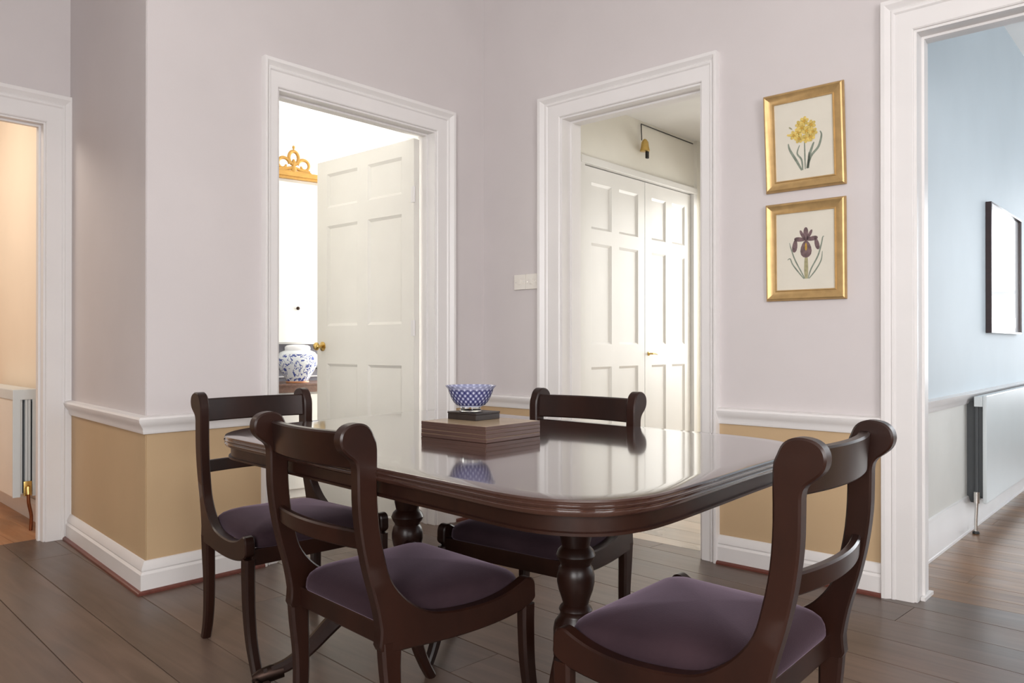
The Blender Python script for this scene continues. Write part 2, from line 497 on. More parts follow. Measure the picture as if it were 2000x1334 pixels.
def window(n, axis, plane, a0, a1, z0, z1):
    bm = new()
    def b(a, c, zz0, zz1, d0=-0.03, d1=0.03):
        if axis == 'y': box(bm, a, plane + d0, zz0, c, plane + d1, zz1)
        else: box(bm, plane + d0, a, zz0, plane + d1, c, zz1)
    b(a0, a0 + .06, z0, z1); b(a1 - .06, a1, z0, z1); b(a0 + .06, a1 - .06, z0, z0 + .07); b(a0 + .06, a1 - .06, z1 - .06, z1)
    zm = (z0 + z1) / 2; am = (a0 + a1) / 2
    b(a0 + .06, a1 - .06, zm - .02, zm + .02); b(am - .012, am + .012, z0 + .07, zm - .02); b(am - .012, am + .012, zm + .02, z1 - .06)
    w = struct('window_%d' % n, bm, M['trim'])
    bm = new()
    if axis == 'y': box(bm, a0 + .06, plane - .002, z0 + .07, a1 - .06, plane + .002, z1 - .06)
    else: box(bm, plane - .002, a0 + .06, z0 + .07, plane + .002, a1 - .06, z1 - .06)
    obj('pane', bm, M['pane'], w)
window(1, 'y', -5.25, 2.9, 4.9, 0.85, 2.65)
window(2, 'x', 5.25, -4.2, -2.4, 0.85, 2.65)

# trim of the dining room
def trim_run(n, paths):
    for nm, prof, m in (('baseboard_%s' % n, SKIRT, M['trim']), ('trim_chair_rail_%s' % n, RAIL, M['trim']), ('trim_bead_%s' % n, BEAD, M['bead'])):
        bm = new()
        for p in paths: moulding(bm, prof, p)
        struct(nm, bm, m, 35)
c1o, c1i = D1[0] - 0.078, D1[1] + 0.130
trim_run('left', [[(0.0, c1o), (0.0, -1.99), A_B]])
trim_run('corner', [[(D2[0] - 0.145, 0.0), (0.0, 0.0), (0.0, c1i)]])
trim_run('right', [[(D3[0] - 0.118, 0.0), (D2[1] + 0.086, 0.0)]])
trim_run('far', [[(5.2, 0.0), (D3[1] + 0.12, 0.0)]])

def door_trim(n, axis, plane, s, D, wl, wr, wt, depth0, depth1):
    """casing on the room side plus the lining of the opening"""
    bm = new()
    casing(bm, axis, plane, s, D[0], D[1], D[2], wl, wr, wt, CAS)
    t = 0.010
    def b(a0, a1, z0, z1, q0=depth0, q1=depth1):
        if axis == 'x': box(bm, q0, a0, z0, q1, a1, z1)
        else: box(bm, a0, q0, z0, a1, q1, z1)
    b(D[0] - .004, D[0] + t, 0, D[2]); b(D[1] - t, D[1] + .004, 0, D[2]); b(D[0] + t, D[1] - t, D[2] - t, D[2] + .004)
    # stop bead half way
    q = (depth0 + depth1) / 2
    b(D[0] + t, D[0] + 2*t, 0, D[2] - t, q - .012, q + .012); b(D[1] - 2*t, D[1] - t, 0, D[2] - t, q - .012, q + .012)
    b(D[0] + 2*t, D[1] - 2*t, D[2] - 2*t, D[2] - t, q - .012, q + .012)
    return struct('trim_%d' % n, bm, M['trim'], 30)
door_trim(1, 'x', 0.0, 1, D1, 0.078, 0.130, 0.128, -0.134, 0.006)
door_trim(2, 'y', 0.0, -1, D2, 0.145, 0.086, 0.125, -0.006, 0.164)
door_trim(3, 'y', 0.0, -1, D3, 0.118, 0.118, 0.135, -0.006, 0.154)
door_trim(4, 'x', -1.22, 1, D0, 0.13, 0.128, 0.150, -1.324, -1.214)
# white quadrant along the foot of the hallway opening's lining
bm = new(); box(bm, D3[0] + .012, 0.03, 0.0, D3[0] + .028, 0.155, 0.014); struct('trim_5', bm, M['trim'])

# ------------------------------------------------------------------ floors
def planks(fname, x0, x1, y0, y1, ang, pitch, c0, lens, m, z=0.0, gap=0.0022, base_m=None, base=True, kname='floorboard', clip=None, far=None):
    """real boards, each an object under the floor: rows along X turned by ang, cut off at the room's edges"""
    bm = new()
    box(bm, x0, y0, z - 0.06, x1, y1, z - 0.012)
    f = struct(fname, bm, base_m or M['board_gap'])
    rng = random.Random(len(fname) * 13 + int(pitch * 1000))
    ca, sa = math.cos(ang), math.sin(ang)
    k0 = int(math.floor((y0 - 0.5 - c0) / pitch)); k1 = int(math.ceil((y1 + 0.5 - c0) / pitch))
    for k in range(k0, k1):
        v0 = c0 + k * pitch; v1 = v0 + pitch
        u = x0 - rng.uniform(0.2, lens)
        while u < x1 + 0.5:
            L = lens * rng.uniform(0.85, 1.15); u1 = u + L
            a, b2, c, d = u + gap * .5, u1 - gap * .5, v0 + gap * .5, v1 - gap * .5
            poly = [(a*ca - c*sa, a*sa + c*ca), (b2*ca - c*sa, b2*sa + c*ca), (b2*ca - d*sa, b2*sa + d*ca), (a*ca - d*sa, a*sa + d*ca)]
            for axis, lim, sgn in ((0, x0, 1), (0, x1, -1), (1, y0, 1), (1, y1, -1)):
                out = []
                for i in range(len(poly)):
                    p, q = poly[i], poly[(i + 1) % len(poly)]
                    ip, iq = (p[axis] - lim) * sgn >= 0, (q[axis] - lim) * sgn >= 0
                    if ip: out.append(p)
                    if ip != iq:
                        t = (lim - p[axis]) / (q[axis] - p[axis])
                        out.append((p[0] + (q[0]-p[0])*t, p[1] + (q[1]-p[1])*t))
                poly = out
                if not poly: break
            u = u1
            if len(poly) < 3: continue
            ar = abs(sum(poly[i-1][0]*poly[i][1] - poly[i][0]*poly[i-1][1] for i in range(len(poly)))) / 2
            if ar < 0.002: continue
            bm = new()
            dz = rng.uniform(-0.0004, 0.0)
            cx = sum(p[0] for p in poly) / len(poly); cy = sum(p[1] for p in poly) / len(poly)
            def ring(inset, zz):
                return [(p[0] + (cx - p[0]) * 0 - (inset if p[0] > cx else -inset) * 0, p[1] - math.copysign(inset, p[1] - (cy + (p[0]-cx)*math.tan(ang))), zz) for p in poly]
            loft(bm, [ring(0, z - 0.0115), ring(0, z + dz - 0.0012), ring(0.0012, z + dz)])
            obj(kname, bm, m, f)
    return f

PA = R(-3.3)
planks('floor', -1.31, 5.25, -5.25, 0.12, PA, 0.2085, 0.070 - 0.2085 * 30, 3.4, M['board'])
planks('floor_lobby', 0.34, 1.9, 0.12, 3.3, PA, 0.2085, 0.086 - 0.2085 * 10, 2.6, M['lobby_board_lit'])
planks('floor_hallway', 2.25, 4.3, 0.12, 6.0, R(-1.0), 0.165, 0.12, 2.6, M['hall_board'], gap=0.0012)
planks('floor_side_room', -4.2, -1.31, -4.2, -1.80, R(0), 0.14, -4.2, 2.0, M['orange_board'])
bm = new(); box(bm, -2.35, -1.52, -0.06, -0.065, 1.5, -0.001); struct('floor_drawing_room', bm, M['carpet'])

# ------------------------------------------------------------------ drawing room shell
wall_x('wall_drawing_room_far', -2.45, -2.35, -1.52, 1.5, 2.95, [], M['white_wall'])
wall_y('wall_drawing_room_left', -1.62, -1.52, -2.45, -0.065, 2.95, [], M['white_wall'])
wall_y('wall_drawing_room_right', 1.5, 1.6, -2.45, -0.13, 2.95, [(-1.95, -0.55, 0.7, 2.5)], M['white_wall'])
wall_x('wall_drawing_room_lobby', -0.13, -0.06, 0.16, 1.6, 2.95, [], M['white_wall'])
bm = new(); box(bm, -2.45, -1.62, 2.95, -0.06, 1.6, 3.05); struct('ceiling_drawing_room', bm, M['ceiling'])
window(5, 'y', 1.55, -1.95, -0.55, 0.7, 2.5)
# ------------------------------------------------------------------ lobby shell (behind the middle doorway)
LC = 2.56
wall_x('wall_lobby_left', 0.22, 0.34, 0.16, 0.495, LC, [], M['cream_wall'])
bm = new(); box(bm, 0.22, 0.495, 2.193, 0.335, 1.955, LC); struct('wall_over_closet', bm, M['cream_wall'])
bm = new(); box(bm, 0.22, 1.955, 0, 0.36, 2.03, LC); struct('wall_lobby_corner', bm, M['cream_wall'])
wall_x('wall_lobby_right', 1.9, 1.98, 0.075, 3.3, LC, [], M['cream_wall'])
wall_y('wall_lobby_end', 2.03, 2.10, 0.22, 1.9, LC, [(0.40, 1.60, 0, 2.10)], M['cream_wall'])
wall_x('wall_porch_left', 0.14, 0.22, 2.03, 3.3, LC, [], M['white_wall'])
wall_y('wall_porch_end', 3.3, 3.38, 0.14, 1.98, LC, [(0.3, 1.75, 0.3, 2.4)], M['white_wall'])
window(3, 'y', 3.34, 0.3, 1.75, 0.3, 2.4)
bm = new(); box(bm, 0.14, 0.075, LC, 1.98, 3.38, LC + 0.1); struct('ceiling_lobby', bm, M['ceiling'])
# ------------------------------------------------------------------ hallway shell (right-hand opening)
wall_x('wall_hallway', 2.15, 2.25, 0.15, 6.0, 3.1, [], M['blue_wall'])
wall_x('wall_hallway_window', 4.3, 4.4, 0.15, 6.0, 3.1, [(0.95, 2.55, 0.5, 2.2)], M['blue_wall'])
window(6, 'x', 4.35, 0.95, 2.55, 0.5, 2.2)
window(4, 'y', 6.05, 2.5, 4.0, 0.5, 2.6)
wall_y('wall_hallway_end', 6.0, 6.1, 2.15, 4.4, 3.1, [(2.5, 4.0, 0.5, 2.6)], M['blue_wall'])
bm = new(); box(bm, 2.15, 0.15, 3.1, 4.4, 6.1, 3.2); struct('ceiling_hallway', bm, M['ceiling'])
bm = new(); moulding(bm, [(0.0, 0.0), (0.03, 0.0), (0.03, 0.012), (0.026, 0.014), (0.026, 0.125), (0.020, 0.135), (0.020, 0.150), (0.012, 0.165), (0.010, 0.180), (0.0, 0.185)], [(2.25, 6.0), (2.25, 0.15)]); struct('baseboard_hallway', bm, M['trim'], 35)
bm = new(); moulding(bm, [(0.0, 0.690), (0.008, 0.692), (0.014, 0.715), (0.028, 0.735), (0.030, 0.750), (0.0, 0.756)], [(2.25, 6.0), (2.25, 0.15)]); struct('trim_hallway_rail', bm, M['trim'], 35)
# ------------------------------------------------------------------ side room (left-hand opening)
bm = new(); loft(bm, [[(-1.32, -1.880, z), (-4.2, -1.74, z), (-4.2, -1.64, z), (-1.32, -1.77, z)] for z in (0, 2.9)]); struct('wall_side_room', bm, M['warm_wall'])
wall_x('wall_side_room_far', -4.3, -4.2, -4.2, -1.64, 2.9, [], M['warm_wall'])
wall_y('wall_side_room_left', -4.3, -4.2, -4.3, -1.27, 2.9, [], M['warm_wall'])
bm = new(); box(bm, -4.3, -4.3, 2.9, -1.27, -1.64, 3.0); struct('ceiling_side_room', bm, M['ceiling'])

# ------------------------------------------------------------------ panelled doors
def panel_leaf(w, h, th, cols, rows, rec, frame_name, parent_mk, m, panel_m=None, both=True):
    """local frame: x along the leaf, y thickness 0..th, z up. cols/rows: list of (a, b) clear panel openings"""
    bm = new()
    xs = [0] + [v for c in cols for v in c] + [w]
    # stiles
    for a, b in [(0, cols[0][0])] + [(cols[i][1], cols[i+1][0]) for i in range(len(cols)-1)] + [(cols[-1][1], w)]:
        box(bm, a, 0, 0, b, th, h)
    for ca, cb in cols:
        for a, b in [(0, rows[0][0])] + [(rows[i][1], rows[i+1][0]) for i in range(len(rows)-1)] + [(rows[-1][1], h)]:
            box(bm, ca, 0, a, cb, th, b)
    o = parent_mk(bm)
    for ca, cb in cols:
        for ra, rb in rows:
            bm = new()
            mo = 0.016
            def rr(i, y): return [(ca + i, y, ra + i), (cb - i, y, ra + i), (cb - i, y, rb - i), (ca + i, y, rb - i)]
            loft(bm, [rr(mo, rec), rr(mo * .5, rec * .55), rr(0, .001), rr(0, th - .001), rr(mo * .5, th - rec * .55), rr(mo, th - rec)])
            obj('panel', bm, m, o)
    return o

def door_knob(parent, x, z, y, s, m, r=0.026, rose=0.030):
    """round knob on a rose; s = side it sticks out to along y"""
    bm = new()
    prof = [(rose, 0), (rose, .004), (rose * .6, .008), (.009, .010), (.008, .030), (r * .6, .034), (r, .044), (r * .98, .054), (r * .6, .063), (0.001, .065)]
    rings = [[(x + rr * math.cos(2*PI*i/20), y + s * d, z + rr * math.sin(2*PI*i/20)) for i in range(20)] for rr, d in prof]
    loft(bm, rings)
    return obj('knob', bm, m, parent, 60)

# drawing room door: hinged on the far jamb, folded back into the room; local x runs towards -X
ry = PI + R(1.0)
def mk1(bm):
    return struct('door_1', bm, M['door'], loc=(-0.105, -0.412, 0.01), rot=(0, 0, ry))
W1 = 0.93
d1 = panel_leaf(W1, 2.178, 0.042, [(0.105, 0.415), (0.515, 0.825)], [(0.23, 0.885), (1.125, 1.76), (1.875, 2.09)], 0.012, 'door_1', mk1, M['door'])
door_knob(d1, 0.87, 0.995, 0.042, 1, M['brass'])
door_knob(d1, 0.87, 0.995, 0.0, -1, M['brass'])
for z in (0.3, 1.1, 1.86):
    bm = new(); tube(bm, [(-0.006, 0.046, z - .045), (-0.006, 0.046, z + .045)], 0.007, 10); box(bm, -0.004, .0425, z - .045, .022, .0445, z + .045)
    obj('hinge', bm, M['trim'], d1, 40)
d1['label'] = 'cream six-panel door standing open into the bright room, brass knob'; d1['category'] = 'door'

# closet in the lobby: two tall leaves of six panels in a moulded frame
cl = thing('closet', 'white built-in closet with two tall panelled doors beyond the middle doorway', 'closet', (0.34, 0, 0))
y0c, ym, y1c = 0.540, 1.268, 1.905
bm = new()
box(bm, -0.03, y0c - .045, 0, 0.022, y0c, 2.195); box(bm, -0.03, y1c, 0, 0.022, y1c + .045, 2.195)
box(bm, -0.03, y0c - .045, 2.150, 0.030, y1c + .045, 2.195, bev=.004)
obj('frame', bm, M['closet'], cl)
bm = new(); box(bm, -0.10, y0c - .045, 0, -0.05, y1c + .045, 2.195); obj('back', bm, M['cream_wall'], cl)
def leaf(ya, yb, c):
    w = yb - ya - .006
    def mk(bm):
        o = obj('door', bm, M['closet'], cl, loc=(-0.006, ya + .003, 0.008), rot=(0, 0, PI / 2)); return o
    return panel_leaf(w, 2.136, 0.034, c, [(0.15, 0.865), (1.01, 1.655), (1.745, 2.04)], 0.011, 'door', mk, M['closet'])
la = leaf(y0c, ym, [(0.10, 0.325), (0.41, 0.64)])
lb = leaf(ym, y1c, [(0.085, 0.275), (0.36, 0.545)])
# leaf faces: local y grows towards -X, so the lobby side is y = 0
bm = new()
prof = [(.015, 0), (.015, .003), (.006, .006), (.006, .03)]
loft(bm, [[(0.045 + r*math.cos(2*PI*i/16), -d, 0.945 + r*math.sin(2*PI*i/16)) for i in range(16)] for r, d in prof])
tube(bm, [(0.045, -.03, 0.945), (0.075, -.034, 0.947), (0.105, -.032, 0.942)], .006, 8)
obj('handle', bm, M['brass'], lb, 50)

# cable with a small brass fitting hanging over the closet
bm = new(); tube(bm, [(0.342, 1.925, 2.535), (0.342, 1.21, 2.535), (0.345, 1.205, 2.53), (0.35, 1.205, 2.42)], 0.0035, 6)
tag(obj('cable', bm, M['black'], smooth=60), 'thin dark cable under the lobby ceiling dropping to a brass fitting', 'cable')
pb = thing('door_bell', 'small brass bell shape hanging from the cable above the closet', 'bell', (0.375, 1.205, 2.34))
bm = new(); lathe(bm, [(.004, .085), (.012, .08), (.024, .062), (.028, .03), (.034, .002), (.030, 0.0)], 20); obj('shell', bm, M['brass'], pb, 50)
bm = new(); box(bm, -.006, .012, -.045, .012, .036, .03, bev=.004); obj('striker', bm, M['black'], pb)

# ------------------------------------------------------------------ drawing room furniture
th = R(-10)
cab = thing('wall_dresser', 'white dresser with closed cupboard above an open recess, beyond the open door', 'cabinet', (-1.245, -0.47, 0), th)
# local frame: +x out of the front, y along it
bm = new(); box(bm, -0.50, -0.62, 0.0, -0.02, 0.42, 0.700); obj('base', bm, M['white_wall'], cab)
for ya, yb in ((-0.60, -0.27), (-0.26, 0.07), (0.08, 0.40)):
    bm = new(); box(bm, -0.02, ya, 0.06, -0.002, yb, 0.685, bev=.003); o = obj('base_door', bm, M['white_wall'], cab)
    bm = new(); lathe(bm, [(.004, 0), (.005, .012), (.011, .018), (.011, .024), (.004, .029)], 14); k = obj('knob', bm, M['dull_brass'], o, 60)
    k.rotation_euler = (0, PI / 2, 0); k.location = (-0.002, yb - .04, 0.58)
bm = new(); box(bm, -0.50, -0.64, 0.700, 0.012, 0.44, 0.742); box(bm, -0.50, -0.64, 0.742, 0.016, 0.44, 0.757, bev=.003)
obj('worktop', bm, wood('brown counter edge', (0.10, 0.05, 0.035), (0.22, 0.13, 0.10), 0.3), cab)
bm = new(); box(bm, -0.50, -0.62, 0.757, -0.40, 0.42, 1.02); obj('recess_back', bm, M['slate'], cab)
for z in (0.84, 0.785):
    bm = new(); box(bm, -0.40, -0.60, z, -0.385, 0.41, z + .008); obj('recess_line', bm, M['black'] if z > .8 else M['porcelain'], cab)
bm = new(); box(bm, -0.50, -0.62, 1.02, -0.20, 0.42, 2.15); obj('cupboard', bm, M['white_wall'], cab)
for ya, yb in ((-0.61, -0.335), (-0.325, 0.41)):
    bm = new(); box(bm, -0.20, ya, 1.03, -0.182, yb, 2.13, bev=.003); o = obj('cupboard_door', bm, M['white_wall'], cab)
    if ya > -.5:
        bm = new(); lathe(bm, [(.004, 0), (.005, .012), (.012, .018), (.012, .024), (.004, .029)], 14); k = obj('knob', bm, M['dull_brass'], o, 60)
        k.rotation_euler = (0, PI / 2, 0); k.location = (-0.182, 0.06, 1.265)
bm = new(); box(bm, -0.50, -0.63, 2.15, -0.165, 0.43, 2.165); box(bm, -0.50, -0.64, 2.165, -0.15, 0.44, 2.198, bev=.006)
obj('cornice', bm, M['gilt'], cab)

# gilt crest on the cornice
cr = thing('gilt_crest', 'openwork gilt scroll crest standing on the dresser cornice', 'ornament', (0, 0, 0))
cr.matrix_world = Matrix.Translation((-1.245, -0.47, 2.198)) @ Matrix.Rotation(th, 4, 'Z') @ Matrix.Translation((-0.18, 0.035, 0))
bm = new()
def arc(cy, cz, r, a0, a1, n=18, shrink=0.0):
    return [(0, cy + r * (1 - shrink * i / n) * math.cos(R(a0 + (a1 - a0) * i / n)), cz + r * (1 - shrink * i / n) * math.sin(R(a0 + (a1 - a0) * i / n))) for i in range(n + 1)]
for s in (-1, 1):
    b2 = new()
    pts = arc(0.075, 0.050, 0.048, 175, -170, 26, 0.55)
    pts = [(x, s * y, z) for x, y, z in pts]
    tube(b2, pts, [0.0135 - 0.005 * i / len(pts) for i in range(len(pts))], 8)
    tube(b2, [(0, s * .012, .03), (0, s * .04, .022), (0, s * .08, .012), (0, s * .115, .010)], [.012, .012, .012, .015], 8)
    obj('scroll', b2, M['gilt'], cr, 60)
b2 = new()
ov = [(0, 0.034 * math.cos(2*PI*i/24), 0.098 + 0.045 * math.sin(2*PI*i/24)) for i in range(25)]
tube(b2, ov, 0.013, 8)
obj('oval_ring', b2, M['gilt'], cr, 60)
b2 = new()
lathe(b2, [(.004, .140), (.008, .150), (.005, .158), (.011, .165), (.010, .178), (.002, .184)], 14); obj('finial', b2, M['gilt'], cr, 60)
b2 = new(); lathe(b2, [(.016, 0.0), (.022, .02), (.012, .045), (.018, .065), (.006, .09)], 14); obj('stem', b2, M['gilt'], cr, 60)
b2 = new(); box(b2, -.012, -.125, 0.0, .012, .125, .010, bev=.002); obj('base_bar', b2, M['gilt'], cr)

# ginger jar on the counter
jar_m = Matrix.Translation((-1.245, -0.47, 0.757)) @ Matrix.Rotation(th, 4, 'Z') @ Matrix.Translation((-0.135, 0.045, 0))
jr = thing('ginger_jar', 'blue and white floral ginger jar on the counter beyond the open door', 'jar', (0, 0, 0)); jr.matrix_world = jar_m
bm = new(); lathe(bm, [(.070, .012), (.080, .03), (.098, .06), (.118, .095), (.134, .13), (.139, .16), (.134, .185), (.115, .208), (.092, .218), (.080, .222)], 40); obj('body', bm, M['jar'], jr, 60)
bm = new(); lathe(bm, [(.084, .220), (.086, .232), (.084, .244), (.070, .254), (.04, .259), (.002, .260)], 36); obj('lid', bm, M['porcelain'], jr, 60)
bm = new(); lathe(bm, [(.074, 0), (.078, .004), (.076, .010), (.070, .013)], 32); obj('stand', bm, M['terracotta'], jr, 60)

# ------------------------------------------------------------------ radiators
def radiator_side_room():
    t = thing('panel_radiator', 'grey end of a panel radiator in the side room with a copper pipe', 'radiator', (-1.56, -1.885, 0), R(-2.5))
    bm = new(); box(bm, -1.0, -0.150, 0.185, -0.004, -0.128, 0.765, bev=.004); obj('front_panel', bm, M['rad_warm_lit'], t)
    bm = new(); box(bm, -1.0, -0.052, 0.185, -0.004, -0.036, 0.765, bev=.004); obj('back_panel', bm, M['rad'], t)
    bm = new()
    for y in (-0.120, -0.094, -0.080): box(bm, -0.98, y, 0.20, -0.008, y + .012, 0.715)
    obj('convector_fin', bm, M['rad'], t)
    bm = new(); box(bm, -0.99, -0.128, 0.20, -0.04, -0.052, 0.70); obj('core', bm, M['rad_shade'], t)
    bm = new()
    box(bm, -1.0, -0.155, 0.715, 0.004, -0.034, 0.772, bev=.005)
    box(bm, -0.006, -0.155, 0.185, 0.004, -0.118, 0.72, bev=.003); box(bm, -0.006, -0.062, 0.185, 0.004, -0.034, 0.72, bev=.003)
    obj('end_grille', bm, M['rad'], t)
    bm = new(); tube(bm, [(0.0, -.085, .235), (.018, -.085, .235), (.022, -.085, .20)], .015, 10); box(bm, 0.0, -.105, .19, .012, -.065, .27, bev=.004); obj('valve', bm, M['brass'], t, 40)
    bm = new(); tube(bm, smooth_pts([(.022, -.085, .21), (.022, -.083, .15), (.018, -.07, .08), (.015, -.072, 0.0)], 4), .009, 8); obj('pipe', bm, M['copper'], t, 60)
M['rad_warm_lit'] = paint('warm lit radiator panel', (0.82, 0.76, 0.68), 0.4, 0.02, 4)  # same radiator, with the warm light on its front put into the colour
radiator_side_room()
bm = new(); moulding(bm, [(0, 0), (.018, 0), (.018, .10), (.008, .12), (0, .12)], [(-1.33, -1.8795), (-4.15, -1.744)]); struct('baseboard_side_room', bm, M['trim'])

t = thing('panel_radiator', 'long flat grey white panel radiator on the blue hallway wall', 'radiator', (2.25, 1.47, 0))
bm = new(); box(bm, .085, 0, .157, .105, 2.2, .742, bev=.006)
obj('front_panel', bm, M['rad'], t)
bm = new(); box(bm, .045, .02, .165, .062, 2.18, .73, bev=.004); obj('back_panel', bm, M['rad_shade'], t)
bm = new(); box(bm, .062, .03, .18, .085, 2.17, .72); obj('core', bm, M['rad_shade'], t)
bm = new(); box(bm, .045, -.002, .68, .085, 2.2, .735, bev=.003); obj('top_cover', bm, M['rad'], t)
for yy in (.05, 2.05):
    bm = new(); box(bm, .0, yy, .15, .045, yy + .03, .70); obj('bracket', bm, M['rad_shade'], t)
bm = new(); tube(bm, [(.066, .02, .185), (.066, -.045, .185)], .012, 10); tube(bm, [(.066, -.045, .165), (.066, -.045, .225)], .014, 10)
obj('valve', bm, M['chrome'], t, 40)
bm = new(); tube(bm, [(.066, -.045, .165), (.062, -.045, .08), (.062, -.045, 0.0)], .008, 8); obj('pipe', bm, M['chrome'], t, 60)
bm = new(); lathe(bm, [(.012, 0), (.018, .002), (.016, .012), (.010, .014)], 14, (.062, -.045, 0)); obj('pipe_collar', bm, M['black'], t, 50)

# ------------------------------------------------------------------ pictures
def rect_frame(bm, w, h, mw, prof):
    """mitred frame in the local x-z plane, front towards -y; prof [(t 0 outer..1 inner, depth)]"""
    rings = []
    for (sx, sz) in ((-1, -1), (1, -1), (1, 1), (-1, 1)):
        rings.append([(sx * (w/2 - t * mw), -d, sz * (h/2 - t * mw)) for t, d in prof])
    rings.append(rings[0])
    loft(bm, rings, True, False, False)
    bmesh.ops.remove_doubles(bm, verts=bm.verts[:], dist=1e-5)

def flat_poly(bm, pts, y, mi=0):
    f = bm.faces.new([bm.verts.new((x, y, z)) for x, z in pts]); f.material_index = mi

def blade(bm, pts, w, y, mi):
    """tapering stroke through pts"""
    P = smooth_pts(pts, 6); n = len(P)
    L, Rr = [], []
    for i, p in enumerate(P):
        a = Vector(P[max(i-1, 0)]); b = Vector(P[min(i+1, n-1)]); t = (b - a).normalized()
        k = w * (0.35 + 0.65 * math.sin(PI * min(1, 0.15 + 0.85 * i / (n - 1))))
        if i == n - 1: k = w * 0.08
        L.append((p[0] - t.y * k, p[1] + t.x * k)); Rr.append((p[0] + t.y * k, p[1] - t.x * k))
    for i in range(n - 1):
        flat_poly(bm, [L[i], L[i+1], Rr[i+1], Rr[i]], y, mi)

def petal(bm, c, ang, ln, w, y, mi):
    a = R(ang); ux, uz = math.cos(a), math.sin(a)
    pts = []
    for i in range(14):
        t = 2 * PI * i / 14
        u = ln * (0.5 - 0.5 * math.cos(t)); v = w * math.sin(t) * (0.6 + 0.4 * (0.5 - 0.5 * math.cos(t)))
        pts.append((c[0] + ux * u - uz * v, c[1] + uz * u + ux * v))
    flat_poly(bm, pts, y, mi)

GPROF = [(0.0, 0.0), (0.0, 0.010), (0.10, 0.019), (0.22, 0.022), (0.36, 0.019), (0.70, 0.012), (0.86, 0.010), (0.90, 0.013), (1.0, 0.013), (1.0, 0.002)]
def picture(label, cx, zb, zt, w, tilt, kind):
    h = (zt - zb) / math.cos(tilt)
    t = thing('framed_print', label, 'picture', (cx, -0.0015, zb), 0, 'gilt framed flower prints')
    t.rotation_euler = (tilt, 0, 0)
    bm = new(); rect_frame(bm, w, h, 0.047, GPROF)
    o = obj('frame', bm, M['gold'], t, 25); o.location = (0, -0.001, h/2)
    bm = new(); box(bm, -w/2 + .01, -0.006, -h/2 + .01, w/2 - .01, -0.001, h/2 - .01); o = obj('print_paper', bm, M['paper'], t); o.location = (0, -0.001, h/2)
    bm = new(); y = -0.0064
    if kind == 'daffodil':
        c = (0.005, 0.035)
        for pts, ww, mi in (([(-.012, -.125), (-.035, -.08), (-.062, -.03), (-.068, -.002)], .0055, 2), ([(-.008, -.125), (-.012, -.08), (-.03, -.05), (-.018, -.015)], .004, 2),
                            ([(.012, -.12), (.03, -.07), (.062, -.035), (.076, .01), (.070, .03)], .005, 2), ([(.016, -.12), (.022, -.07), (.036, -.03), (.044, -.012)], .0055, 2),
                            ([(.010, -.12), (.018, -.09), (.022, -.05)], .005, 2), ([(.003, -.122), (.003, -.05), (.003, .01)], .003, 2)):
            blade(bm, pts, ww, y, mi)
        heads = [(-.015, .070), (.004, .082), (.034, .062), (-.042, .030), (-.022, .040), (.014, .040), (.040, .030), (-.020, .012), (.012, .008), (.030, .012), (-.006, .055)]
        for i, (hx, hz) in enumerate(heads):
            for k in range(6): petal(bm, (hx, hz), 60 * k + 17 * i, .021, .0085, y - .0001 * (i + 1), 0)
            cpts = [(hx + .0065 * math.cos(2*PI*q/10), hz + .0065 * math.sin(2*PI*q/10)) for q in range(10)]
            flat_poly(bm, cpts, y - .0001 * (i + 1) - .00005, 1)
        petal(bm, (-.045, .028), 165, .030, .006, y - .0003, 0); petal(bm, (-.048, .055), 140, .020, .004, y - .0003, 3)
        mats = [M['yellow'], M['orange'], M['green'], M['green_pale']]
    else:
        for pts, ww, mi in (([(-.006, -.115), (-.03, -.085), (-.055, -.05), (-.066, -.025), (-.078, -.03)], .003, 2), ([(-.002, -.115), (-.02, -.08), (-.045, -.03), (-.062, .02), (-.068, .045)], .003, 2),
                            ([(.012, -.115), (.025, -.075), (.055, -.02), (.070, .03), (.076, .058), (.082, .060)], .0032, 2), ([(.016, -.115), (.045, -.08), (.068, -.04), (.074, .0)], .003, 2),
                            ([(.004, -.115), (.004, -.06), (.005, .0)], .009, 3)):
            blade(bm, pts, ww, y, mi)
        for c, a, ln, ww in (((.004, .045), 90, .062, .013), ((.0, .05), 115, .050, .008), ((.008, .05), 63, .050, .008),
                             ((.004, .052), 172, .052, .012), ((.004, .052), 8, .052, .012), ((-.040, .060), 262, .060, .014), ((.044, .060), 284, .055, .012), ((.004, .050), 270, .075, .030)):
            petal(bm, c, a, ln, ww, y - .0002, 0)
        petal(bm, (.004, .040), 270, .034, .006, y - .0004, 1)
        mats = [M['purple'], M['orange'], M['green'], M['green_pale']]
    o = obj('flower_picture', bm, mats, t); o.location = (0, -0.001, h/2 - .006)
    return t
picture('upper gilt framed print of yellow daffodils on the grey wall', 1.953, 1.691, 2.117, 0.347, R(4.2), 'daffodil')
picture('lower gilt framed print of a purple iris on the grey wall', 1.954, 1.210, 1.638, 0.347, R(1.2), 'iris')

t = thing('glazed_picture', 'dark framed glazed picture on the blue hallway wall above the radiator', 'picture', (2.252, 2.49, 1.087))
t.rotation_euler = (0, 0, 0)
bm = new()
rings = []
for (sy, sz) in ((-1, 0), (1, 0), (1, 1), (-1, 1)):
    rings.append([(d, sy * (.49 - tt), (0.785 * sz) + (tt if sz == 0 else -tt)) for tt, d in ((0, 0), (0, .030), (.012, .032), (.014, .020), (.014, 0.004))])
rings.append(rings[0]); loft(bm, rings, True, False, False); bmesh.ops.remove_doubles(bm, verts=bm.verts[:], dist=1e-5)
obj('frame', bm, M['dark_frame'], t, 30)
bm = new(); box(bm, .006, -.478, .012, .012, .478, .773); obj('print', bm, M['art'], t)
bm = new(); flat = [(-.30, .10), (-.10, .10), (.02, .06), (.22, .05), (.38, .04), (.38, .11), (.20, .10), (.05, .12), (-.05, .15), (-.28, .17)]
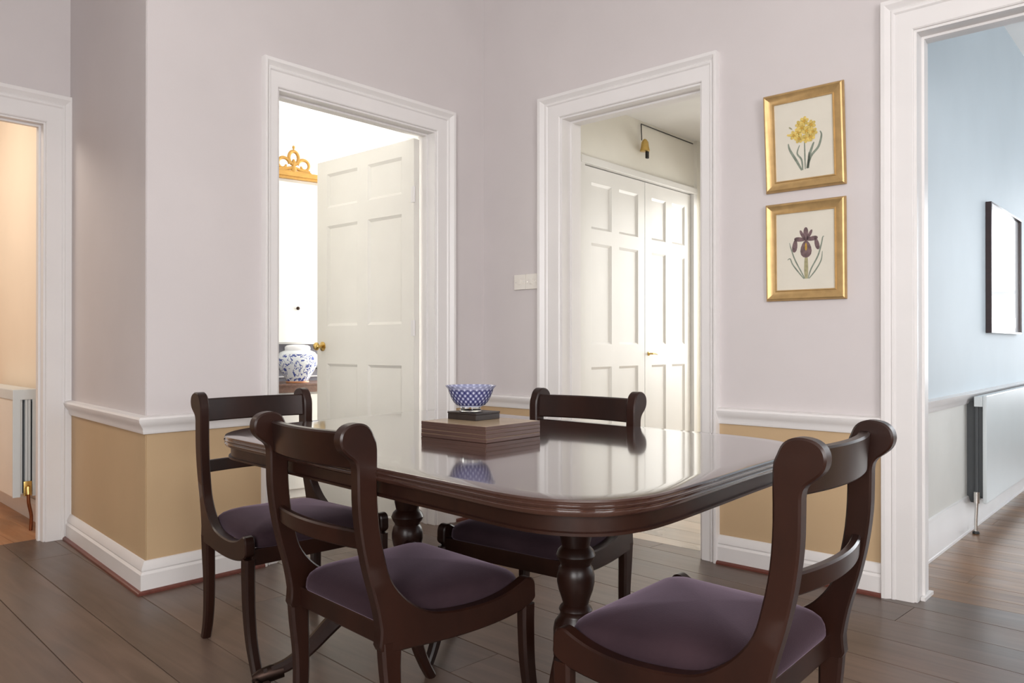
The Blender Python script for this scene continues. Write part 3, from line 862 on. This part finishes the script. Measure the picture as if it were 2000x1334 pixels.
f = bm.faces.new([bm.verts.new((.0124, y, z)) for y, z in flat]); obj('painted_reflection', bm, M['rad'], t)  # grey reflection in the glass, painted as a flat shape

# ------------------------------------------------------------------ light switch
sw = thing('light_switch', 'white double light switch plates beside the middle doorway', 'switch', (0.350, 0, 1.375))
for i, x in enumerate((-0.044, 0.044)):
    bm = new(); box(bm, x - .043, -.012, -.043, x + .043, -.0005, .043, bev=.003); p = obj('switch_plate', bm, M['plastic'], sw)
    bm = new(); box(bm, x - .010, -.017, -.014, x + .010, -.012, .014, bev=.002); obj('rocker', bm, M['plastic'], p)
    for s in (-1, 1):
        bm = new(); box(bm, x + s * .030 - .003, -.0128, -.003, x + s * .030 + .003, -.0118, .003); obj('screw', bm, M['chrome'], p)

# ------------------------------------------------------------------ dining table
TZ = 0.75
tb = thing('dining_table', 'long polished dark mahogany table with rounded corners on two pedestals', 'table', (1.697, -1.742, 0), 0)
OUT = [(1.25, -2.245), (1.6, -2.27), (1.92, -2.292), (2.15, -2.307), (2.32, -2.318), (2.415, -2.298), (2.483, -2.245), (2.516, -2.165), (2.523, -2.07), (2.516, -1.90), (2.505, -1.70), (2.494, -1.50),
       (2.462, -1.36), (2.405, -1.27), (2.325, -1.22), (2.22, -1.195), (2.08, -1.183), (1.80, -1.170), (1.5, -1.158), (1.15, -1.142), (0.99, -1.148), (0.905, -1.178), (0.864, -1.24), (0.857, -1.34),
       (0.868, -1.55), (0.886, -1.715), (0.905, -1.89), (0.93, -2.02), (0.976, -2.118), (1.045, -2.19), (1.13, -2.232)]
OUT = smooth_pts([(x - 1.697, y + 1.742) for x, y in OUT], 4, True)
def outline(i):
    n = len(OUT); out = []
    for k in range(n):
        a = Vector(OUT[(k - 2) % n]); b = Vector(OUT[(k + 2) % n]); d = (b - a).normalized()
        out.append((OUT[k][0] - d.y * i, OUT[k][1] + d.x * i))      # the outline runs anticlockwise
    return out
bm = new()
prof = [(0.020, TZ - .030), (0.006, TZ - .030), (0.003, TZ - .026), (0.002, TZ - .022), (0.005, TZ - .019), (0.005, TZ - .018), (0.001, TZ - .015), (0.000, TZ - .011), (0.004, TZ - .0085), (0.004, TZ - .0075), (0.002, TZ - .004), (0.004, TZ - .0008), (0.007, TZ), (0.05, TZ)]
rings = [[(x, y, z) for x, y in outline(i)] for i, z in prof]
loft(bm, rings, True, True, True)
obj('tabletop', bm, M['mahogany_top'], tb, 40)
bm = new()
prof = [(0.10, TZ - .068), (0.020, TZ - .068), (0.014, TZ - .066), (0.014, TZ - .061), (0.020, TZ - .059), (0.020, TZ - .030), (0.10, TZ - .030)]
loft(bm, [[(x, y, z) for x, y in outline(i)] for i, z in prof], True, True, True)
obj('apron', bm, M['mahogany'], tb, 35)

def strip(bm, pts, cap=True, ch=0.25):
    """rectangular bar with chamfered edges through pts = [(x, y, z, width across x, width along the bend plane)] bending in the local y-z plane"""
    rings = []; n = len(pts)
    for i, (x, y, z, wx, wy) in enumerate(pts):
        a = Vector(pts[max(i-1, 0)][:3]); b = Vector(pts[min(i+1, n-1)][:3]); t = (b - a).normalized()
        sx = Vector((1, 0, 0)); sx = (sx - t * sx.dot(t)).normalized(); sy = t.cross(sx).normalized()
        c = min(wx, wy) * ch
        q = [(wx/2 - c, wy/2), (wx/2, wy/2 - c), (wx/2, -wy/2 + c), (wx/2 - c, -wy/2), (-wx/2 + c, -wy/2), (-wx/2, -wy/2 + c), (-wx/2, wy/2 - c), (-wx/2 + c, wy/2)]
        o = Vector((x, y, z))
        rings.append([tuple(o + sx * u + sy * v) for u, v in q])
    loft(bm, rings, True, cap, cap)

PZ = [(0.030, 0.600), (0.034, 0.520), (0.036, 0.497), (0.046, 0.487), (0.051, 0.474), (0.047, 0.463), (0.041, 0.455), (0.039, 0.449),
      (0.045, 0.440), (0.049, 0.422), (0.049, 0.405), (0.045, 0.385), (0.037, 0.362), (0.033, 0.348), (0.040, 0.342), (0.044, 0.334), (0.040, 0.325), (0.042, 0.318), (0.055, 0.300), (0.058, 0.285), (0.058, 0.215), (0.050, 0.200), (0.02, 0.192)]
def pedestal(px, angles):
    bm = new()
    prof = [(0.041, 0.668), (0.041, 0.640), (0.041, 0.52)] + PZ[2:]
    lathe(bm, prof, 36, (px, 0, 0))
    col = obj('pedestal', bm, M['mahogany'], tb, 40)
    bm = new(); box(bm, px - .11, -.20, 0.640, px + .11, .20, 0.668, bev=.006); obj('bearer', bm, M['mahogany'], col)
    for ang in angles:
        L = 0.435
        # (r, z, width, height)
        P = smooth_pts([(0.03, 0.262, .050, .085), (0.10, 0.258, .046, .078), (0.17, 0.225, .042, .062), (0.24, 0.165, .039, .050), (0.31, 0.100, .036, .042), (0.37, 0.062, .034, .036), (L, 0.046, .032, .032)], 4)
        bm = new()
        strip(bm, [(0, r, z, w, h) for r, z, w, h in P], True, 0.28)
        lg = obj('leg', bm, M['mahogany'], tb, 35, loc=(px, 0, 0), rot=(0, 0, R(ang - 90)))
        bm = new()
        strip(bm, [(0, L - .055, .050, .036, .042), (0, L - .02, .045, .040, .046), (0, L + .012, .040, .036, .040), (0, L + .032, .036, .018, .022)], True, 0.35)
        for s in (-1, 0, 1): lathe(bm, [(.002, .040), (.010, .036), (.012, .024), (.006, .016)], 10, (s * .013, L + .022, 0))
        obj('paw_cap', bm, M['dull_brass'], lg, 50)
        bm = new()
        for s in (-.008, .008):
            rr = [[(s + dx, L - .005 + r * math.cos(2*PI*i/16), .015 + r * math.sin(2*PI*i/16)) for i in range(16)] for dx, r in ((-.005, .003), (-.005, .0148), (.005, .0148), (.005, .003))]
            loft(bm, rr)
        box(bm, -.006, L - .012, .012, .006, L + .002, .035)
        obj('castor', bm, M['dull_brass'], lg, 40)
pedestal(-0.335, (115, 245)); pedestal(0.335, (65, 295))

# ------------------------------------------------------------------ sabre chairs
WR, WF = 0.201, 0.245      # half spacing of the side frames, back and front
YB, YF = -0.27, 0.17
def fx(s, y): return s * (WR + (WF - WR) * max(0.0, (y - YB) / (YF - YB)))
SIDE = [(-0.246, 0.34), (-0.249, 0.388), (-0.2607, 0.448), (-0.2813, 0.52), (-0.2968, 0.59), (-0.306, 0.66), (-0.308, 0.72), (-0.309, 0.752), (-0.316, 0.768), (-0.331, 0.78), (-0.345, 0.794), (-0.351, 0.812), (-0.347, 0.831), (-0.333, 0.844), (-0.312, 0.849), (-0.292, 0.847), (-0.276, 0.837), (-0.266, 0.818), (-0.2585, 0.79), (-0.2585, 0.7), (-0.2529, 0.62), (-0.2394, 0.55), (-0.2235, 0.497), (-0.194, 0.456), (-0.16, 0.427), (-0.118, 0.404), (-0.06, 0.394), (0.0085, 0.392), (0.0595, 0.396), (0.1062, 0.406), (0.1403, 0.419), (0.1615, 0.429), (0.1785, 0.427), (0.1878, 0.415), (0.1895, 0.393), (0.1878, 0.373), (0.1615, 0.356), (0.119, 0.345), (0.0595, 0.336), (-0.01, 0.331), (-0.09, 0.33), (-0.17, 0.333)]
def make_chair(label):
    t = thing('sabre_leg_chair', label, 'chair', (0, 0, 0), 0, 'chairs around the dining table')
    P = smooth_pts(SIDE, 3, True)
    cy = sum(p[0] for p in P) / len(P)
    for s in (-1, 1):
        bm = new(); th_ = 0.033
        # inset outline for the chamfer
        n = len(P); ins = []
        for i in range(n):
            a = Vector(P[i-1]); b = Vector(P[(i+1) % n]); d = (b - a).normalized()
            nrm = Vector((-d.y, d.x))
            ins.append((P[i][0] + nrm.x * .004, P[i][1] + nrm.y * .004))
        area2 = sum(P[i-1][0]*P[i][1] - P[i][0]*P[i-1][1] for i in range(n))
        if area2 < 0: ins = [(2*p[0] - q[0], 2*p[1] - q[1]) for p, q in zip(P, ins)]
        rings = []
        for off, pl in ((-th_/2, ins), (-th_/2 + .004, P), (th_/2 - .004, P), (th_/2, ins)):
            rings.append([(fx(s, y) + off, y, z) for y, z in pl])
        loft(bm, rings, True, False, False)
        bm.verts.ensure_lookup_table()
        from mathutils.geometry import tessellate_polygon
        for tri in tessellate_polygon([[Vector((y, z, 0)) for y, z in ins]]):
            if len(set(tri)) == 3:
                bm.faces.new([bm.verts[i] for i in tri]); bm.faces.new([bm.verts[3*n + i] for i in tri][::-1])
        obj('side_frame', bm, M['mahogany'], t, 40)
        # scroll boss: a low turned ring on the outer face
        # front leg
        bm = new()
        L = smooth_pts([(.171, .360, .042), (.171, .30, .041), (.176, .21, .038), (.192, .12, .034), (.220, .05, .030), (.248, 0.0, .027)], 4)
        strip(bm, [(fx(s, .17), y, z, .033 - .004 * (1 - z / .37), w) for y, z, w in L], True, 0.2)
        obj('leg', bm, M['mahogany'], t, 35)
        bm = new()
        L = smooth_pts([(-.220, .358, .056), (-.219, .30, .048), (-.213, .21, .040), (-.214, .12, .036), (-.224, .05, .032), (-.240, 0.0, .029)], 4)
        strip(bm, [(fx(s, -.22), y, z, .033 - .004 * (1 - z / .37), w) for y, z, w in L], True, 0.2)
        obj('leg', bm, M['mahogany'], t, 35)
    def rail(name, y, z0, z1, bow, thk, lean=0.0):
        bm = new(); rings = []
        for i in range(17):
            x = -WR + .006 + (2 * WR - .012) * i / 16
            yy = y - bow * (1 - (x / WR) ** 2); e = .004
            rings.append([(x, yy - thk/2, z0 + e), (x, yy - thk/2 + e, z0), (x, yy + thk/2 - e, z0), (x, yy + thk/2, z0 + e), (x, yy + thk/2 - lean, z1 - e), (x, yy + thk/2 - e - lean, z1), (x, yy - thk/2 + e - lean, z1), (x, yy - thk/2 - lean, z1 - e)])
        loft(bm, rings); return obj(name, bm, M['mahogany'], t, 35)
    rail('crest_rail', -.284, .746, .826, .030, .024, .006)
    rail('back_rail', -.270, .567, .609, .030, .020, .003)
    def seat_rail(y, w):
        bm = new(); box(bm, -w, y - .011, .338, w, y + .011, .388, bev=.003); obj('seat_rail', bm, M['mahogany'], t)
    seat_rail(-.212, WR + .01); seat_rail(.172, WF - .006)
    # upholstered drop-in seat
    bm = new()
    def so(sc_, k=0.0):
        pts = []
        hy = 0.206; r = 0.05
        for (cx_, cy_, a0) in ((1, 1, 0), (-1, 1, 90), (-1, -1, 180), (1, -1, 270)):
            for q in range(9):
                a = R(a0 + 90 * q / 8)
                y = (cy_ * (hy - r) + r * math.sin(a)) * sc_
                u = (cx_ * (1 - r / .22) + (r / .22) * math.cos(a)) * sc_
                yy = y - 0.020
                hw = fx(1, yy) - 0.0165
                pts.append((u * hw, yy))
        return pts
    dome = [(.99, .3885), (1.0, .392), (1.0, .402), (.992, .414), (.968, .425), (.92, .434), (.83, .443), (.68, .452), (.48, .458), (.25, .461), (.05, .462)]
    loft(bm, [[(x, y, z) for x, y in so(k)] for k, z in dome], True, True, True)
    obj('seat', bm, M['velvet'], t, 60)
    return t
def copy_tree(o, label):
    c = o.copy(); COL.objects.link(c); c['label'] = label
    for ch in list(o.children):
        d = ch.copy(); COL.objects.link(d); d.parent = c
        for g in ch.children:
            e = g.copy(); COL.objects.link(e); e.parent = d
    return c
proto = make_chair('dark sabre-leg chair with aubergine seat nearest the camera, back to the viewer')
spots = [(1.704, -2.010, -4.2, 1.0, None),
         (0.908, -1.866, -94.0, 1.0, 'dark sabre-leg chair at the end of the table by the tan wall corner'),
         (1.628, -1.425, 184.5, 1.01, 'dark sabre-leg chair on the far side of the table before the middle doorway'),
         (2.426, -1.831, 91.5, 1.013, 'dark sabre-leg chair at the near end of the table by the hallway opening')]
for x, y, a, zs, lab in spots:
    c = proto if lab is None else copy_tree(proto, lab)
    c.scale = (1, 1, zs); c.location = (x, y, 0); c.rotation_euler = (0, 0, R(a))

# ------------------------------------------------------------------ things on the table
sx, sy = 1.669, -1.722
sa = R(1.0)
labs = ['bottom brown placemat of the stack on the table', 'second placemat from the bottom of the stack', 'third placemat from the bottom of the stack', 'tan faced top placemat of the stack under the dark coaster box']
z = TZ + 0.0003
for i in range(4):
    w, d, h = 0.260 - .002 * (i % 2), 0.234 - .0015 * ((i + 1) % 2), 0.0112
    bm = new()
    box(bm, -w/2, -d/2, 0, w/2, d/2, h, 0, bev=.0016)
    bm.faces.ensure_lookup_table(); bmesh.ops.recalc_face_normals(bm, faces=bm.faces[:])
    for f in bm.faces:
        if f.normal.z > 0.9: f.material_index = 1
    o = obj('placemat', bm, [M['mat_edge'], M['mat_top']], loc=(sx + random.uniform(-.0015, .0015), sy + random.uniform(-.0015, .0015), z), rot=(0, 0, sa + random.uniform(-.006, .006)))
    tag(o, labs[i], 'placemat', 'placemats stacked on the table'); z += h + 0.0002
cb = thing('coaster_box', 'small dark square coaster box on the tan placemat', 'box', (1.612, -1.695, z), R(2))
bm = new(); box(bm, -.057, -.053, 0, .057, .053, .0165, bev=.0015); obj('tray', bm, M['coaster'], cb)
bm = new(); box(bm, -.058, -.054, .0168, .058, .054, .0225, bev=.0015); obj('lid', bm, M['coaster'], cb)
z += 0.0227
bs = thing('bowl_stand', 'clear acrylic stand under the blue and white bowl', 'stand', (1.606, -1.702, z))
bm = new(); lathe(bm, [(.030, 0), (.034, .001), (.034, .004), (.029, .006)], 32); obj('base', bm, M['acrylic'], bs, 50)
bm = new(); lathe(bm, [(.030, .006), (.030, .014)], 32); obj('ring', bm, M['acrylic'], bs, 50)
z += 0.0142
bw = thing('china_bowl', 'blue and white patterned china bowl on its stand in the table centre', 'bowl', (1.606, -1.702, z))
bm = new()
out = [(.030, .002), (.034, .0), (.036, .001), (.036, .003), (.044, .005), (.0535, .016), (.061, .031), (.0665, .045), (.0700, .055), (.0760, .0615), (.0765, .063)]
inn = [(.0745, .0625), (.0680, .055), (.0640, .044), (.0580, .031), (.0490, .018), (.034, .009), (.002, .006)]
lathe(bm, out + inn, 48, (0, 0, 0), True, True); obj('bowl', bm, M['bowl'], bw, 70)
